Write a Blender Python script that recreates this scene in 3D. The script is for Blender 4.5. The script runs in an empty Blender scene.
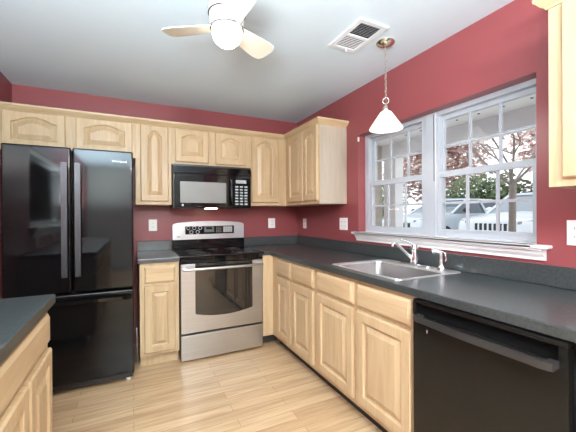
import bpy, bmesh, math, random
from mathutils import Vector, Matrix
random.seed(7)
S = bpy.context.scene
C = S.collection

# ------------------------------------------------------------------ camera
CAM = Vector((-1.8385, -3.4950, 1.2687))
FW = Vector((0.43935165, 0.89830863, -0.0034247))
RT = Vector((0.89829094, -0.43936461, -0.00566863))
UP = RT.cross(FW)
cd = bpy.data.cameras.new('camera'); cam = bpy.data.objects.new('camera', cd); C.objects.link(cam)
cd.sensor_width = 36.0; cd.lens = 36.0 * 317.764 / 576.0; cd.clip_start = 0.02
M = Matrix.Identity(4)
for i in range(3):
    M[i][0] = RT[i]; M[i][1] = UP[i]; M[i][2] = -FW[i]; M[i][3] = CAM[i]
cam.matrix_world = M
S.camera = cam

# ------------------------------------------------------------------ light, exposure
S.view_settings.view_transform = 'Standard'; S.view_settings.look = 'None'
S.view_settings.gamma = 1; S.view_settings.use_curve_mapping = False
S.view_settings.exposure = 1.07
S.cycles.use_denoising = True
S.cycles.max_bounces = 10; S.cycles.transparent_max_bounces = 24
S.cycles.sample_clamp_indirect = 6
W = bpy.data.worlds.new('overcast_sky'); S.world = W; W.use_nodes = True
bg = W.node_tree.nodes['Background']; bg.inputs[0].default_value = (.86, .93, 1, 1); bg.inputs[1].default_value = 1.22

def area(name, loc, target, sx, sy, power, col):
    l = bpy.data.lights.new(name, 'AREA'); l.shape = 'RECTANGLE'; l.size = sx; l.size_y = sy; l.energy = power; l.color = col
    o = bpy.data.objects.new(name, l); C.objects.link(o); o.location = loc
    o.rotation_euler = (Vector(target) - Vector(loc)).to_track_quat('-Z', 'Y').to_euler()
    return o
area('ceiling_bounce', (-2.4, -4.75, 1.42), (-2.4, -4.749, 2.4), .6, 2.6, 300, (.76, .93, 1.0))  # unseen upward fill added behind the camera to brighten the ceiling
area('dining_fill', (-3.35, -3.0, 1.5), (-1.4, -2.6, 1.72), 1.4, .7, 8, (.94, .98, 1.0))  # unseen side fill added beyond the pass-through to brighten the window wall
area('rear_ceiling_lamp', (-1.62, -4.75, 2.2), (-1.6, 0, .9), .34, .2, 22, (1, .98, .95))
FAN_POWER = 4.5
FAN_SPOT = 15.5
PEND_POWER = 3.0

# ------------------------------------------------------------------ materials
def new_mat(name):
    m = bpy.data.materials.new(name); m.use_nodes = True
    nt = m.node_tree; b = nt.nodes['Principled BSDF']
    return m, nt, b
def srgb(r, g, b):
    f = lambda c: (c / 12.92) if c <= .04045 else ((c + .055) / 1.055) ** 2.4
    return (f(r / 255), f(g / 255), f(b / 255), 1)
def N(nt, t, **kw):
    n = nt.nodes.new(t)
    for k, v in kw.items(): setattr(n, k, v)
    return n
def coords(nt, scale=(1, 1, 1)):
    tc = N(nt, 'ShaderNodeTexCoord'); mp = N(nt, 'ShaderNodeMapping'); mp.inputs['Scale'].default_value = scale
    nt.links.new(tc.outputs['Object'], mp.inputs['Vector']); return mp.outputs['Vector']
def plain(name, col, rough=.5, metal=0, var=.04, scale=6, spec=None, bump=0):
    m, nt, b = new_mat(name)
    v = coords(nt); no = N(nt, 'ShaderNodeTexNoise'); no.inputs['Scale'].default_value = scale; no.inputs['Detail'].default_value = 4
    nt.links.new(v, no.inputs['Vector'])
    mx = N(nt, 'ShaderNodeMix', data_type='RGBA')
    mx.inputs['A'].default_value = tuple(c * (1 - var) for c in col[:3]) + (1,); mx.inputs['B'].default_value = tuple(min(1, c * (1 + var)) for c in col[:3]) + (1,)
    nt.links.new(no.outputs['Fac'], mx.inputs['Factor']); nt.links.new(mx.outputs['Result'], b.inputs['Base Color'])
    b.inputs['Roughness'].default_value = rough; b.inputs['Metallic'].default_value = metal
    if spec is not None: b.inputs['Specular IOR Level'].default_value = spec
    if bump:
        bp = N(nt, 'ShaderNodeBump'); bp.inputs['Strength'].default_value = bump; bp.inputs['Distance'].default_value = .002
        n2 = N(nt, 'ShaderNodeTexNoise'); n2.inputs['Scale'].default_value = 180; nt.links.new(v, n2.inputs['Vector'])
        nt.links.new(n2.outputs['Fac'], bp.inputs['Height']); nt.links.new(bp.outputs['Normal'], b.inputs['Normal'])
    return m
def wood(name, c1, c2, scale, rough=.42):
    m, nt, b = new_mat(name)
    oi = N(nt, 'ShaderNodeObjectInfo'); v = coords(nt, scale)
    ad = N(nt, 'ShaderNodeVectorMath', operation='ADD'); nt.links.new(v, ad.inputs[0])
    ml = N(nt, 'ShaderNodeMath', operation='MULTIPLY'); ml.inputs[1].default_value = 37; nt.links.new(oi.outputs['Random'], ml.inputs[0])
    nt.links.new(ml.outputs[0], ad.inputs[1])
    no = N(nt, 'ShaderNodeTexNoise'); no.inputs['Scale'].default_value = 1; no.inputs['Detail'].default_value = 6; no.inputs['Roughness'].default_value = .65; no.inputs['Distortion'].default_value = .5
    nt.links.new(ad.outputs[0], no.inputs['Vector'])
    rp = N(nt, 'ShaderNodeValToRGB'); rp.color_ramp.elements[0].position = .3; rp.color_ramp.elements[1].position = .7
    rp.color_ramp.elements[0].color = c1; rp.color_ramp.elements[1].color = c2
    nt.links.new(no.outputs['Fac'], rp.inputs['Fac'])
    hs = N(nt, 'ShaderNodeHueSaturation'); mr = N(nt, 'ShaderNodeMapRange'); mr.inputs['To Min'].default_value = .95; mr.inputs['To Max'].default_value = 1.04
    nt.links.new(oi.outputs['Random'], mr.inputs['Value']); nt.links.new(mr.outputs[0], hs.inputs['Value'])
    nt.links.new(rp.outputs['Color'], hs.inputs['Color']); nt.links.new(hs.outputs['Color'], b.inputs['Base Color'])
    b.inputs['Roughness'].default_value = rough
    return m
def emis(name, col, strength, base=(.9, .9, .9, 1)):
    m, nt, b = new_mat(name)
    b.inputs['Base Color'].default_value = base; b.inputs['Emission Color'].default_value = col; b.inputs['Emission Strength'].default_value = strength; b.inputs['Roughness'].default_value = .35
    return m

WA, WB = srgb(179, 152, 115), srgb(200, 174, 137)
m_wood = wood('natural_maple', WA, WB, (28, 28, 2.2))
m_greymaple = wood('greyer_maple', srgb(166, 154, 136), srgb(182, 170, 151), (28, 28, 2.2))  # greyer and less saturated than the door maple
m_woodh = wood('natural_maple_crosscut', WA, WB, (2.2, 2.2, 28))
m_red = plain('wine_red_paint', srgb(139, 69, 71), .36, var=.03, scale=2, bump=.08)
m_beige = plain('warm_grey_paint', srgb(196, 194, 186), .6, var=.02)
m_ceil = plain('white_ceiling_paint', srgb(211, 223, 231), .8, var=.01, scale=1.5, bump=.05)
m_white = plain('white_trim_paint', srgb(232, 232, 230), .35, var=.01)
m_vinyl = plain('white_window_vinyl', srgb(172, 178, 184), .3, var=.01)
m_plate = plain('white_plastic', srgb(240, 240, 236), .3, var=.01)
m_black = plain('gloss_black_enamel', (.004, .004, .0045, 1), .06, var=.05, spec=.36)
m_blackm = plain('satin_black_plastic', (.013, .013, .014, 1), .34, var=.05)
m_oven = plain('oven_door_glass', (.012, .012, .012, 1), .04, var=.03, spec=1.0)
m_barblk = plain('satin_black_bar', (.06, .057, .055, 1), .26, metal=.5, var=.05)
m_cord = plain('grey_cord', (.30, .30, .30, 1), .4)
m_toeshade = plain('shaded_toe_board', (.028, .022, .018, 1), .7)  # toe boards with the shadow under the cabinets put into the colour
m_dw = plain('satin_black_door', (.008, .0075, .007, 1), .26, var=.05, spec=.32)
m_glassblk = plain('black_ceramic_glass', (.006, .006, .007, 1), .05, var=.03, spec=.32)
m_handle = plain('dark_grey_handle_metal', (.055, .054, .058, 1), .32, metal=.5, var=.05)
m_gap = plain('dark_gap', (.004, .004, .004, 1), .9, spec=.1)
m_chrome = plain('chrome', (.82, .83, .85, 1), .12, metal=1, var=.02)
m_nickel = plain('brushed_brass_nickel', (.74, .70, .60, 1), .2, metal=1, var=.08)
m_greypanel = plain('grey_reflection_and_print', (.21, .21, .20, 1), .4, var=.05)  # grey for the microwave window's painted reflection and the range key print
m_key = plain('grey_key_print', srgb(160, 168, 170), .4)
m_lcd = plain('grey_display', (.10, .12, .12, 1), .2)
m_text = plain('white_print', srgb(235, 235, 235), .4)
m_fan = plain('white_fan_enamel', srgb(206, 201, 190), .35, var=.01)
m_blade = plain('white_fan_blade', srgb(226, 218, 202), .45, var=.02)
m_dark = plain('dark_slot', (.02, .02, .02, 1), .7)
m_slat = plain('white_vent_slat', srgb(225, 227, 230), .4)
def stainless():
    m, nt, b = new_mat('brushed_stainless')
    v = coords(nt, (1.5, 1.5, 160)); no = N(nt, 'ShaderNodeTexNoise'); no.inputs['Scale'].default_value = 1; no.inputs['Detail'].default_value = 3
    nt.links.new(v, no.inputs['Vector'])
    rp = N(nt, 'ShaderNodeValToRGB'); rp.color_ramp.elements[0].color = (.47, .48, .49, 1); rp.color_ramp.elements[1].color = (.64, .65, .66, 1)
    nt.links.new(no.outputs['Fac'], rp.inputs['Fac']); nt.links.new(rp.outputs['Color'], b.inputs['Base Color'])
    b.inputs['Metallic'].default_value = 1; b.inputs['Roughness'].default_value = .33
    return m
m_steel = stainless()
m_rim = plain('sink_steel_lit', (.86, .87, .87, 1), .42, metal=1, var=.03, scale=20)  # same steel as the bowl, painted brighter for the light it catches
m_sink = plain('sink_steel_shaded', (.43, .435, .43, 1), .34, metal=1, var=.05, scale=20)  # bowl steel with the shade of the interior put into the colour
def laminate():
    m, nt, b = new_mat('slate_laminate')
    v = coords(nt); no = N(nt, 'ShaderNodeTexNoise'); no.inputs['Scale'].default_value = 90; no.inputs['Detail'].default_value = 5; nt.links.new(v, no.inputs['Vector'])
    rp = N(nt, 'ShaderNodeValToRGB'); rp.color_ramp.elements[0].position = .32; rp.color_ramp.elements[1].position = .72
    rp.color_ramp.elements[0].color = srgb(36, 42, 42); rp.color_ramp.elements[1].color = srgb(66, 71, 71)
    nt.links.new(no.outputs['Fac'], rp.inputs['Fac']); nt.links.new(rp.outputs['Color'], b.inputs['Base Color'])
    b.inputs['Roughness'].default_value = .3; b.inputs['Specular IOR Level'].default_value = .95
    bp = N(nt, 'ShaderNodeBump'); bp.inputs['Strength'].default_value = .12; bp.inputs['Distance'].default_value = .001
    nt.links.new(no.outputs['Fac'], bp.inputs['Height']); nt.links.new(bp.outputs['Normal'], b.inputs['Normal'])
    return m
m_lam = laminate()
def floor_mat():
    m, nt, b = new_mat('oak_strip_floor')
    v = coords(nt)
    br = N(nt, 'ShaderNodeTexBrick'); nt.links.new(v, br.inputs['Vector'])
    br.offset = .37; br.inputs['Scale'].default_value = 1; br.inputs['Brick Width'].default_value = .92; br.inputs['Row Height'].default_value = .083
    br.inputs['Mortar Size'].default_value = .0013; br.inputs['Mortar Smooth'].default_value = .2
    br.inputs['Color1'].default_value = srgb(194, 160, 122); br.inputs['Color2'].default_value = srgb(214, 183, 145); br.inputs['Mortar'].default_value = srgb(150, 112, 74)
    mp = N(nt, 'ShaderNodeMapping'); mp.inputs['Scale'].default_value = (2.5, 38, 1); nt.links.new(v, mp.inputs['Vector'])
    no = N(nt, 'ShaderNodeTexNoise'); no.inputs['Scale'].default_value = 1; no.inputs['Detail'].default_value = 6; no.inputs['Distortion'].default_value = .8; nt.links.new(mp.outputs[0], no.inputs['Vector'])
    rp = N(nt, 'ShaderNodeValToRGB'); rp.color_ramp.elements[0].position = .3; rp.color_ramp.elements[1].position = .66
    rp.color_ramp.elements[0].color = (.62, .54, .46, 1); rp.color_ramp.elements[1].color = (1, 1, 1, 1)
    nt.links.new(no.outputs['Fac'], rp.inputs['Fac'])
    mx = N(nt, 'ShaderNodeMix', data_type='RGBA', blend_type='MULTIPLY'); mx.inputs['Factor'].default_value = .75
    nt.links.new(br.outputs['Color'], mx.inputs['A']); nt.links.new(rp.outputs['Color'], mx.inputs['B']); nt.links.new(mx.outputs['Result'], b.inputs['Base Color'])
    b.inputs['Roughness'].default_value = .34
    return m
m_floor = floor_mat()
def glass_mat():
    m = bpy.data.materials.new('window_glass'); m.use_nodes = True; nt = m.node_tree
    for n in list(nt.nodes):
        if n.type == 'BSDF_PRINCIPLED': nt.nodes.remove(n)
    out = [n for n in nt.nodes if n.type == 'OUTPUT_MATERIAL'][0]
    t = N(nt, 'ShaderNodeBsdfTransparent'); g = N(nt, 'ShaderNodeBsdfGlossy'); g.inputs['Roughness'].default_value = .0
    f = N(nt, 'ShaderNodeFresnel'); ge = N(nt, 'ShaderNodeNewGeometry'); mr = N(nt, 'ShaderNodeMapRange'); mr.inputs['To Min'].default_value = 1.45; mr.inputs['To Max'].default_value = 1 / 1.45
    nt.links.new(ge.outputs['Backfacing'], mr.inputs['Value']); nt.links.new(mr.outputs[0], f.inputs['IOR']); mx = N(nt, 'ShaderNodeMixShader')
    nt.links.new(f.outputs[0], mx.inputs[0]); nt.links.new(t.outputs[0], mx.inputs[1]); nt.links.new(g.outputs[0], mx.inputs[2]); nt.links.new(mx.outputs[0], out.inputs[0])
    return m
m_glass = glass_mat()
def leaf_mat(name, stops):
    m, nt, b = new_mat(name)
    v = coords(nt); no = N(nt, 'ShaderNodeTexNoise'); no.inputs['Scale'].default_value = 4.5; no.inputs['Detail'].default_value = 6; no.inputs['Roughness'].default_value = .8; nt.links.new(v, no.inputs['Vector'])
    rp = N(nt, 'ShaderNodeValToRGB'); e = rp.color_ramp.elements
    while len(e) < len(stops): e.new(.5)
    for k, (p, c) in enumerate(stops): e[k].position = p; e[k].color = c
    nt.links.new(no.outputs['Fac'], rp.inputs['Fac']); nt.links.new(rp.outputs['Color'], b.inputs['Base Color']); b.inputs['Roughness'].default_value = .6
    return m

# ------------------------------------------------------------------ mesh helpers
def box(bm, x0, x1, y0, y1, z0, z1, bev=0, seg=1):
    x0, x1 = min(x0, x1), max(x0, x1); y0, y1 = min(y0, y1), max(y0, y1); z0, z1 = min(z0, z1), max(z0, z1)
    vs = [bm.verts.new((x, y, z)) for x in (x0, x1) for y in (y0, y1) for z in (z0, z1)]
    fs = [bm.faces.new([vs[i] for i in q]) for q in ((0, 1, 3, 2), (4, 6, 7, 5), (0, 4, 5, 1), (2, 3, 7, 6), (0, 2, 6, 4), (1, 5, 7, 3))]
    if bev:
        es = list({e for f in fs for e in f.edges})
        bmesh.ops.bevel(bm, geom=es, offset=bev, segments=seg, affect='EDGES', profile=.5, clamp_overlap=True)
    return bm
def ring_pts(c, d, r, n, up=None):
    d = Vector(d).normalized()
    a = d.orthogonal().normalized() if up is None else (Vector(up) - d * d.dot(Vector(up))).normalized()
    b = d.cross(a)
    return [Vector(c) + (a * math.cos(2 * math.pi * k / n) + b * math.sin(2 * math.pi * k / n)) * r for k in range(n)]
def loft(bm, rings, cap=True, closed=True):
    R = [[bm.verts.new(p) for p in r] for r in rings]
    n = len(R[0])
    for a, b in zip(R, R[1:]):
        for k in range(n if closed else n - 1):
            try: bm.faces.new([a[k], a[(k + 1) % n], b[(k + 1) % n], b[k]])
            except ValueError: pass
    if cap:
        for r in (R[0], R[-1]):
            try: bm.faces.new(r)
            except ValueError: pass
    return R
def cyl(bm, p0, p1, r0, r1=None, n=20):
    r1 = r0 if r1 is None else r1; d = Vector(p1) - Vector(p0)
    up = d.orthogonal()
    loft(bm, [ring_pts(p0, d, r0, n, up), ring_pts(p1, d, r1, n, up)])
def tube(bm, pts, r, n=10, closed=False):
    pts = [Vector(p) for p in pts]; R = []; up = None; L = len(pts)
    for i, p in enumerate(pts):
        if closed: d = pts[(i + 1) % L] - pts[i - 1]
        else: d = pts[min(i + 1, L - 1)] - pts[max(i - 1, 0)]
        d.normalize()
        if up is None: up = d.orthogonal().normalized()
        up = (up - d * d.dot(up)).normalized()
        rr = r[i] if isinstance(r, (list, tuple)) else r
        R.append(ring_pts(p, d, rr, n, up))
    if closed: R.append(R[0]); 
    loft(bm, R, cap=not closed)
    if closed: bmesh.ops.remove_doubles(bm, verts=bm.verts, dist=1e-6)
def lathe(bm, prof, c, n=32):
    R = []
    for r, z in prof:
        R.append([Vector((c[0] + max(r, 1e-4) * math.cos(2 * math.pi * k / n), c[1] + max(r, 1e-4) * math.sin(2 * math.pi * k / n), c[2] + z)) for k in range(n)])
    loft(bm, R, cap=True)
def prism(bm, poly, axis, a0, a1):
    def P(u, v, a): return {'x': (a, u, v), 'y': (u, a, v), 'z': (u, v, a)}[axis]
    loft(bm, [[P(u, v, a0) for u, v in poly], [P(u, v, a1) for u, v in poly]])
def frame_yz(bm, x0, x1, y0, y1, z0, z1, w, wt=None, wb=None):
    wt = w if wt is None else wt; wb = w if wb is None else wb
    y0, y1 = min(y0, y1), max(y0, y1)
    box(bm, x0, x1, y0, y0 + w, z0, z1); box(bm, x0, x1, y1 - w, y1, z0, z1)
    box(bm, x0, x1, y0 + w, y1 - w, z1 - wt, z1); box(bm, x0, x1, y0 + w, y1 - w, z0, z0 + wb)

WORLD = {}
def obj(name, bm, mat, parent=None, smooth=True, origin=None):
    bmesh.ops.recalc_face_normals(bm, faces=bm.faces)
    me = bpy.data.meshes.new(name); 
    if parent is None:
        if origin is None:
            xs = [v.co.x for v in bm.verts]; ys = [v.co.y for v in bm.verts]; zs = [v.co.z for v in bm.verts]
            origin = Vector(((min(xs) + max(xs)) / 2, (min(ys) + max(ys)) / 2, min(zs)))
        w = Vector(origin)
    else: w = WORLD[parent.name]
    bmesh.ops.translate(bm, vec=-w, verts=bm.verts)
    bm.to_mesh(me); bm.free()
    if smooth:
        me.polygons.foreach_set('use_smooth', [True] * len(me.polygons)); me.set_sharp_from_angle(angle=math.radians(32))
    if isinstance(mat, (list, tuple)):
        for q in mat: me.materials.append(q)
    else: me.materials.append(mat)
    o = bpy.data.objects.new(name, me); C.objects.link(o)
    if smooth:
        wn = o.modifiers.new('weighted_normal', 'WEIGHTED_NORMAL'); wn.keep_sharp = True; wn.weight = 100
    if parent is not None: o.parent = parent
    else: o.location = w
    WORLD[o.name] = w.copy()
    return o
def tag(o, label, cat, group=None, kind=None):
    o['label'] = label; o['category'] = cat
    if group: o['group'] = group
    if kind: o['kind'] = kind
    return o
def thing(name, label, cat, loc, group=None):
    o = bpy.data.objects.new(name, None); C.objects.link(o); o.location = loc; o.empty_display_size = .1
    WORLD[o.name] = Vector(loc)
    return tag(o, label, cat, group)
def B(): return bmesh.new()
def bx(*a, **k): return box(B(), *a, **k)
def struct(name, bm, mat, parent=None):
    o = obj(name, bm, mat, parent, smooth=False, origin=(0, 0, 0) if parent is None else None)
    if parent is None: o['kind'] = 'structure'
    return o
def struct_root(name, loc):
    o = bpy.data.objects.new(name, None); C.objects.link(o); o.location = loc; WORLD[o.name] = Vector(loc); o['kind'] = 'structure'; o.empty_display_size = .1
    return o

H = 2.4076
LW = -2.763          # left wall plane
RY = -6.6            # rear wall plane
# ------------------------------------------------------------------ room shell
struct('floor', bx(LW - .12, .16, RY - .12, .12, -.06, 0), m_floor)
struct('ceiling', bx(LW - .12, .16, RY - .12, .12, H, H + .08), m_ceil)
struct('wall_back', bx(LW - .12, .16, 0, .12, 0, H), m_red)
WY0, WY1, WZ0, WZ1 = -1.189, -2.602, 1.095, 1.985
b = B(); T = .16
box(b, 0, T, WY0, 0, 0, H); box(b, 0, T, RY, WY1, 0, H); box(b, 0, T, WY1, WY0, 0, WZ0); box(b, 0, T, WY1, WY0, WZ1, H)
struct('wall_right', b, m_red)
PY0, PY1 = -2.10, -3.75
b = B()
box(b, LW - .12, LW, PY0, 0, 0, H); box(b, LW - .12, LW, RY, PY1, 0, H); box(b, LW - .12, LW, PY1, PY0, 0, 1.105); box(b, LW - .12, LW, PY1, PY0, 1.98, H)
struct('wall_left', b, m_red)
b = bx(LW - .12, .16, RY - .12, RY, 0, H)
struct('wall_rear', b, m_beige)
# dining room seen only as a dim reflection beyond the pass-through
b = B()
box(b, -6.1, -6.0, RY, 0, 0, H); box(b, -6.1, LW - .12, -.1, 0, 0, H); box(b, -6.1, LW - .12, RY - .1, RY, 0, H)
struct('wall_dining', b, m_beige)
struct('floor_dining', bx(-6.1, LW - .12, RY, 0, -.06, 0), m_floor)
struct('ceiling_dining', bx(-6.1, LW - .12, RY, 0, H, H + .08), m_ceil)
w3 = struct_root('window_2', (LW, (PY0 + PY1) / 2, 1.105))
b = B(); box(b, LW - .13, LW + .07, PY1 - .05, PY0 + .05, 1.13, 1.155, .004); prism(b, [(LW, 1.05), (LW + .02, 1.05), (LW + .05, 1.13), (LW, 1.13)], 'y', PY1 - .03, PY0 + .03)
struct('sill', b, m_white, w3)
b = B(); frame_yz(b, LW - .12, LW - .02, PY1, PY0, 1.155, 1.98, .06); struct('window_frame', b, m_white, w3)
# ------------------------------------------------------------------ window over the sink
w1 = struct_root('window_1', (.09, (WY0 + WY1) / 2, WZ0))
XF = .081
b = B()
YM0, YM1 = -1.868, -1.932
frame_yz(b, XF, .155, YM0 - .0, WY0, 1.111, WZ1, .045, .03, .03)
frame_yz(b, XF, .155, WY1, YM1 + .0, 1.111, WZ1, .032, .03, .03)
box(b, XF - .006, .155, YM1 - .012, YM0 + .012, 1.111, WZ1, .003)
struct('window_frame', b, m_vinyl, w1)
struct('weather_gap', bx(XF - .0068, XF - .005, YM1 - .0035, YM1 + .0015, 1.50, WZ1 - .02), m_gap, w1)
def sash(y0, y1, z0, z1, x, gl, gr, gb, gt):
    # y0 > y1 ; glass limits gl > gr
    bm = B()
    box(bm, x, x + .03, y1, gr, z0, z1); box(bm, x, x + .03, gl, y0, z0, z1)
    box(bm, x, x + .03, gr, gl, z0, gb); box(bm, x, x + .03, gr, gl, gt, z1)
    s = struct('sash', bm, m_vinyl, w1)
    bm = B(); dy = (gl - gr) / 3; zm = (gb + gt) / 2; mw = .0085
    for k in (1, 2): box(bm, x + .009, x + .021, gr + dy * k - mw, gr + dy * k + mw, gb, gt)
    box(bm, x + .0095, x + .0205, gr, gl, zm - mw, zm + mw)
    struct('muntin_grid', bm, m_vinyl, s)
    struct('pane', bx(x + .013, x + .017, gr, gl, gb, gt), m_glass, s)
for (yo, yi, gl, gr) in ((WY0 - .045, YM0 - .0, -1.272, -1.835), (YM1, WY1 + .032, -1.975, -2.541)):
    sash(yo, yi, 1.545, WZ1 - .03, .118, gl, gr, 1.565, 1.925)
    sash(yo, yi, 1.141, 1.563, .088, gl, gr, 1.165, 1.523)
b = B()
box(b, -.058, XF + .02, WY1 - .0, WY0, 1.095, 1.113); box(b, -.058, 0, -2.672, -1.152, 1.095, 1.113, .004)
struct('sill', b, m_white, w1)
b = B(); prism(b, [(-.0, 1.035), (-.016, 1.035), (-.018, 1.05), (-.03, 1.066), (-.036, 1.08), (-.047, 1.086), (-.047, 1.0952), (0, 1.0952)], 'y', -2.645, -1.178)
struct('apron', b, m_white, w1)
tag(obj('contact_sensor', bx(-.012, 0, -1.212, -1.192, 1.925, 1.965, .004), m_plate), 'tiny white sensor button on red wall at top corner of window', 'sensor')

# ------------------------------------------------------------------ cabinet builders
def arch_loop(w, h, s, rb, rt, ah, n=9):
    vs = h - rt - ah
    pts = [(s, rb), (w - s, rb), (w - s, vs)]
    if ah > 0:
        for k in range(1, n):
            t = 1 - 2 * k / n; q = min(1, abs(t) / .88)
            pts.append(((w / 2) + t * (w / 2 - s), vs + ah * (1 - q ** 2.0)))
    pts.append((s, vs)); return pts
def panel_door(name, parent, O, U, Nn, w, h, ah=0, st=.057, rt=None, rb=.057, t=.021, mat=None):
    O, U, Nn = Vector(O), Vector(U), Vector(Nn); Z = Vector((0, 0, 1)); n = 9
    if rt is None: rt = .04 if ah > 0 else .057
    bm = B()
    def outer(i):
        top = arch_loop(w, h, st, rb, rt, ah, n)
        pts = [(i, i), (w - i, i), (w - i, h - i)]
        if ah > 0:
            for k in range(1, n): pts.append((min(max(top[2 + k][0], i), w - i), h - i))
        pts.append((i, h - i)); return pts
    def inner(o): return arch_loop(w, h, st + o, rb + o, rt + o, ah * (1 - o * 4 if o < .1 else .6), n)
    field = min(.036, (w - 2 * st) * .2)
    L = [(outer(0), 0), (outer(0), t - .006), (outer(.006), t), (inner(0), t), (inner(.003), t - .011), (inner(.011), t - .0145), (inner(.011 + field), t - .001)]
    loft(bm, [[O + U * u + Nn * d + Z * v for u, v in pts] for pts, d in L])
    return obj(name, bm, mat or m_wood, parent, smooth=False)
def drawer_front(name, parent, O, U, Nn, w, h, t=.021):
    O, U, Nn = Vector(O), Vector(U), Vector(Nn); Z = Vector((0, 0, 1)); bm = B()
    R = lambda i: [(i, i), (w - i, i), (w - i, h - i), (i, h - i)]
    loft(bm, [[O + U * u + Nn * d + Z * v for u, v in pts] for pts, d in ((R(0), 0), (R(0), t - .011), (R(.003), t - .008), (R(.015), t))])
    return obj(name, bm, m_woodh, parent, smooth=False)
X_, Y_ = Vector((1, 0, 0)), Vector((0, 1, 0))
def upper_back(label, x0, x1, z0, z1, doors, group=None):
    t = thing('upper_cabinet', label, 'cabinet', ((x0 + x1) / 2, -.15, z0), group)
    obj('carcass', bx(x0, x1, -.286, 0, z0, z1), m_wood, t)
    obj('face_frame', bx(x0, x1, -.305, -.2861, z0, z1), m_wood, t)
    for (a, c, dz0, dz1, ah) in doors:
        panel_door('door', t, (a, -.3055, dz0), X_, -Y_, c - a, dz1 - dz0, ah)
    return t
ZT = 2.105
upper_back('wide low maple cabinet with two arched doors above the black refrigerator', LW + .001, -1.812, 1.79, ZT + .03,
           [(-2.745, -2.335, 1.815, 2.098, .044), (-2.262, -1.838, 1.815, 2.098, .044)])
upper_back('tall narrow maple wall cabinet between refrigerator and microwave', -1.811, -1.506, 1.370, ZT + .03, [(-1.771, -1.533, 1.402, 2.095, .055)])
upper_back('short maple wall cabinet with two small arched doors above the microwave', -1.505, -.736, 1.757, ZT + .03,
           [(-1.471, -1.157, 1.783, 2.095, .038), (-1.090, -.776, 1.783, 2.095, .038)])
upper_back('tall maple wall cabinet right of the microwave reaching into the room corner', -.735, -.001, 1.370, ZT + .03, [(-.708, -.400, 1.402, 2.095, .05)])
def upper_right(label, y0, y1, z0, z1, doors):
    t = thing('upper_cabinet', label, 'cabinet', (-.15, (y0 + y1) / 2, z0))
    obj('carcass', bx(-.286, 0, y0, y1, z0, z1), m_wood, t)
    obj('face_frame', bx(-.305, -.2861, y0, y1, z0, z1), m_wood, t)
    for (a, c, dz0, dz1, ah) in doors: panel_door('door', t, (-.3055, a, dz0), -Y_, -X_, a - c, dz1 - dz0, ah, st=.052)
    return t
uc = upper_right('maple wall cabinet with two tall arched doors on the red window wall', -.3065, -1.014, 1.370, ZT + .03,
            [(-.395, -.730, 1.402, 2.095, .05), (-.745, -1.003, 1.402, 2.095, .05)])
o = obj('end_panel', bx(-.303, -.001, -1.0180, -1.0142, 1.371, 2.09), m_greymaple, uc); o['label'] = 'pale plain end panel'
upper_right('maple wall cabinet cut off by the right edge of the photo above the counter', -2.795, -3.55, 1.376, ZT + .03,
            [(-2.845, -3.165, 1.408, 2.095, .06), (-3.18, -3.50, 1.408, 2.095, .06)])
# crown moulding : (projection, z)
CP = [(0, 2.102), (.006, 2.102), (.010, 2.110), (.022, 2.117), (.030, 2.130), (.038, 2.136), (.040, 2.150), (0, 2.150)]
def crown(name, label, path, parent=None):
    # path: list of (x, y) face corners with outward miter directions
    bm = B(); R = []
    for (x, y, mx, my) in path: R.append([Vector((x + mx * p, y + my * p, z)) for p, z in CP])
    loft(bm, R); return tag(obj(name, bm, m_woodh), label, 'moulding')
e = .0004
fx = -.3055 - e; ye = -1.0185; yn = -2.7945
crown('crown_moulding', 'long maple crown moulding over the back wall cabinets', [(LW + .001, fx, 0, -1), (fx, fx, -1, -1)])
crown('crown_moulding', 'maple crown moulding over the two-door cabinet on the window wall', [(fx, fx - .0003, -1, -1), (fx, ye, -1, -1)])
crown('crown_moulding', 'short end return of the crown moulding next to the window', [(fx + .0003, ye, -1, -1), (-.001, ye, 0, -1)])
crown('crown_moulding', 'short crown moulding return at the upper right corner of the photo', [(-.001, yn, 0, 1), (fx + .0003, yn, -1, 1)])
crown('crown_moulding', 'crown moulding along the front of the cabinet at the right edge', [(fx, yn, -1, 1), (fx, -3.55, -1, 0)])

# base cabinets
def base_right(label, y0, y1, drawers, doors, extra=None):
    t = thing('base_cabinet', label, 'cabinet', (-.3, (y0 + y1) / 2, 0))
    bm = B(); box(bm, -.59, -.004, y0, y1, .10, .69); box(bm, -.59, -.57, y0, y1, .69, .8755)
    box(bm, -.57, -.004, y0, y0 - .018, .69, .8755); box(bm, -.57, -.004, y1, y1 + .018, .69, .8755)
    obj('carcass', bm, m_wood, t)
    obj('face_frame', bx(-.61, -.5901, y0, y1, .10, .8755), m_wood, t)
    obj('toe_kick', bx(-.535, -.52, y0, y1, 0, .0999), m_toeshade, t)
    for (a, c, z0, z1) in drawers: drawer_front('drawer', t, (-.6105, a, z0), -Y_, -X_, a - c, z1 - z0)
    for (a, c, z0, z1) in doors: panel_door('door', t, (-.6105, a, z0), -Y_, -X_, a - c, z1 - z0)
    return t
t = base_right('corner maple base cabinet with narrow drawer and door next to the range', -.64, -1.0635, [(-.765, -1.047, .715, .853)], [(-.765, -1.047, .135, .692)])
obj('corner_filler', bx(-.716, -.6101, -.64, -.612, .10, .8755), m_wood, t)
obj('toe_return', bx(-.716, -.536, -.56, -.545, 0, .0999), m_toeshade, t)
base_right('maple base cabinet with one drawer and door, second from the range along the sink wall', -1.064, -1.459, [(-1.080, -1.430, .715, .853)], [(-1.080, -1.430, .135, .692)])
base_right('wide maple sink base cabinet with two false drawer fronts and two doors beside the dishwasher', -1.4595, -2.389,
           [(-1.492, -1.912, .715, .850), (-1.955, -2.367, .715, .850)], [(-1.492, -1.912, .135, .692), (-1.955, -2.367, .135, .692)])
t = thing('base_cabinet', 'narrow maple base cabinet with one drawer between refrigerator and range', 'cabinet', (-1.635, -.3, 0))
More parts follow.
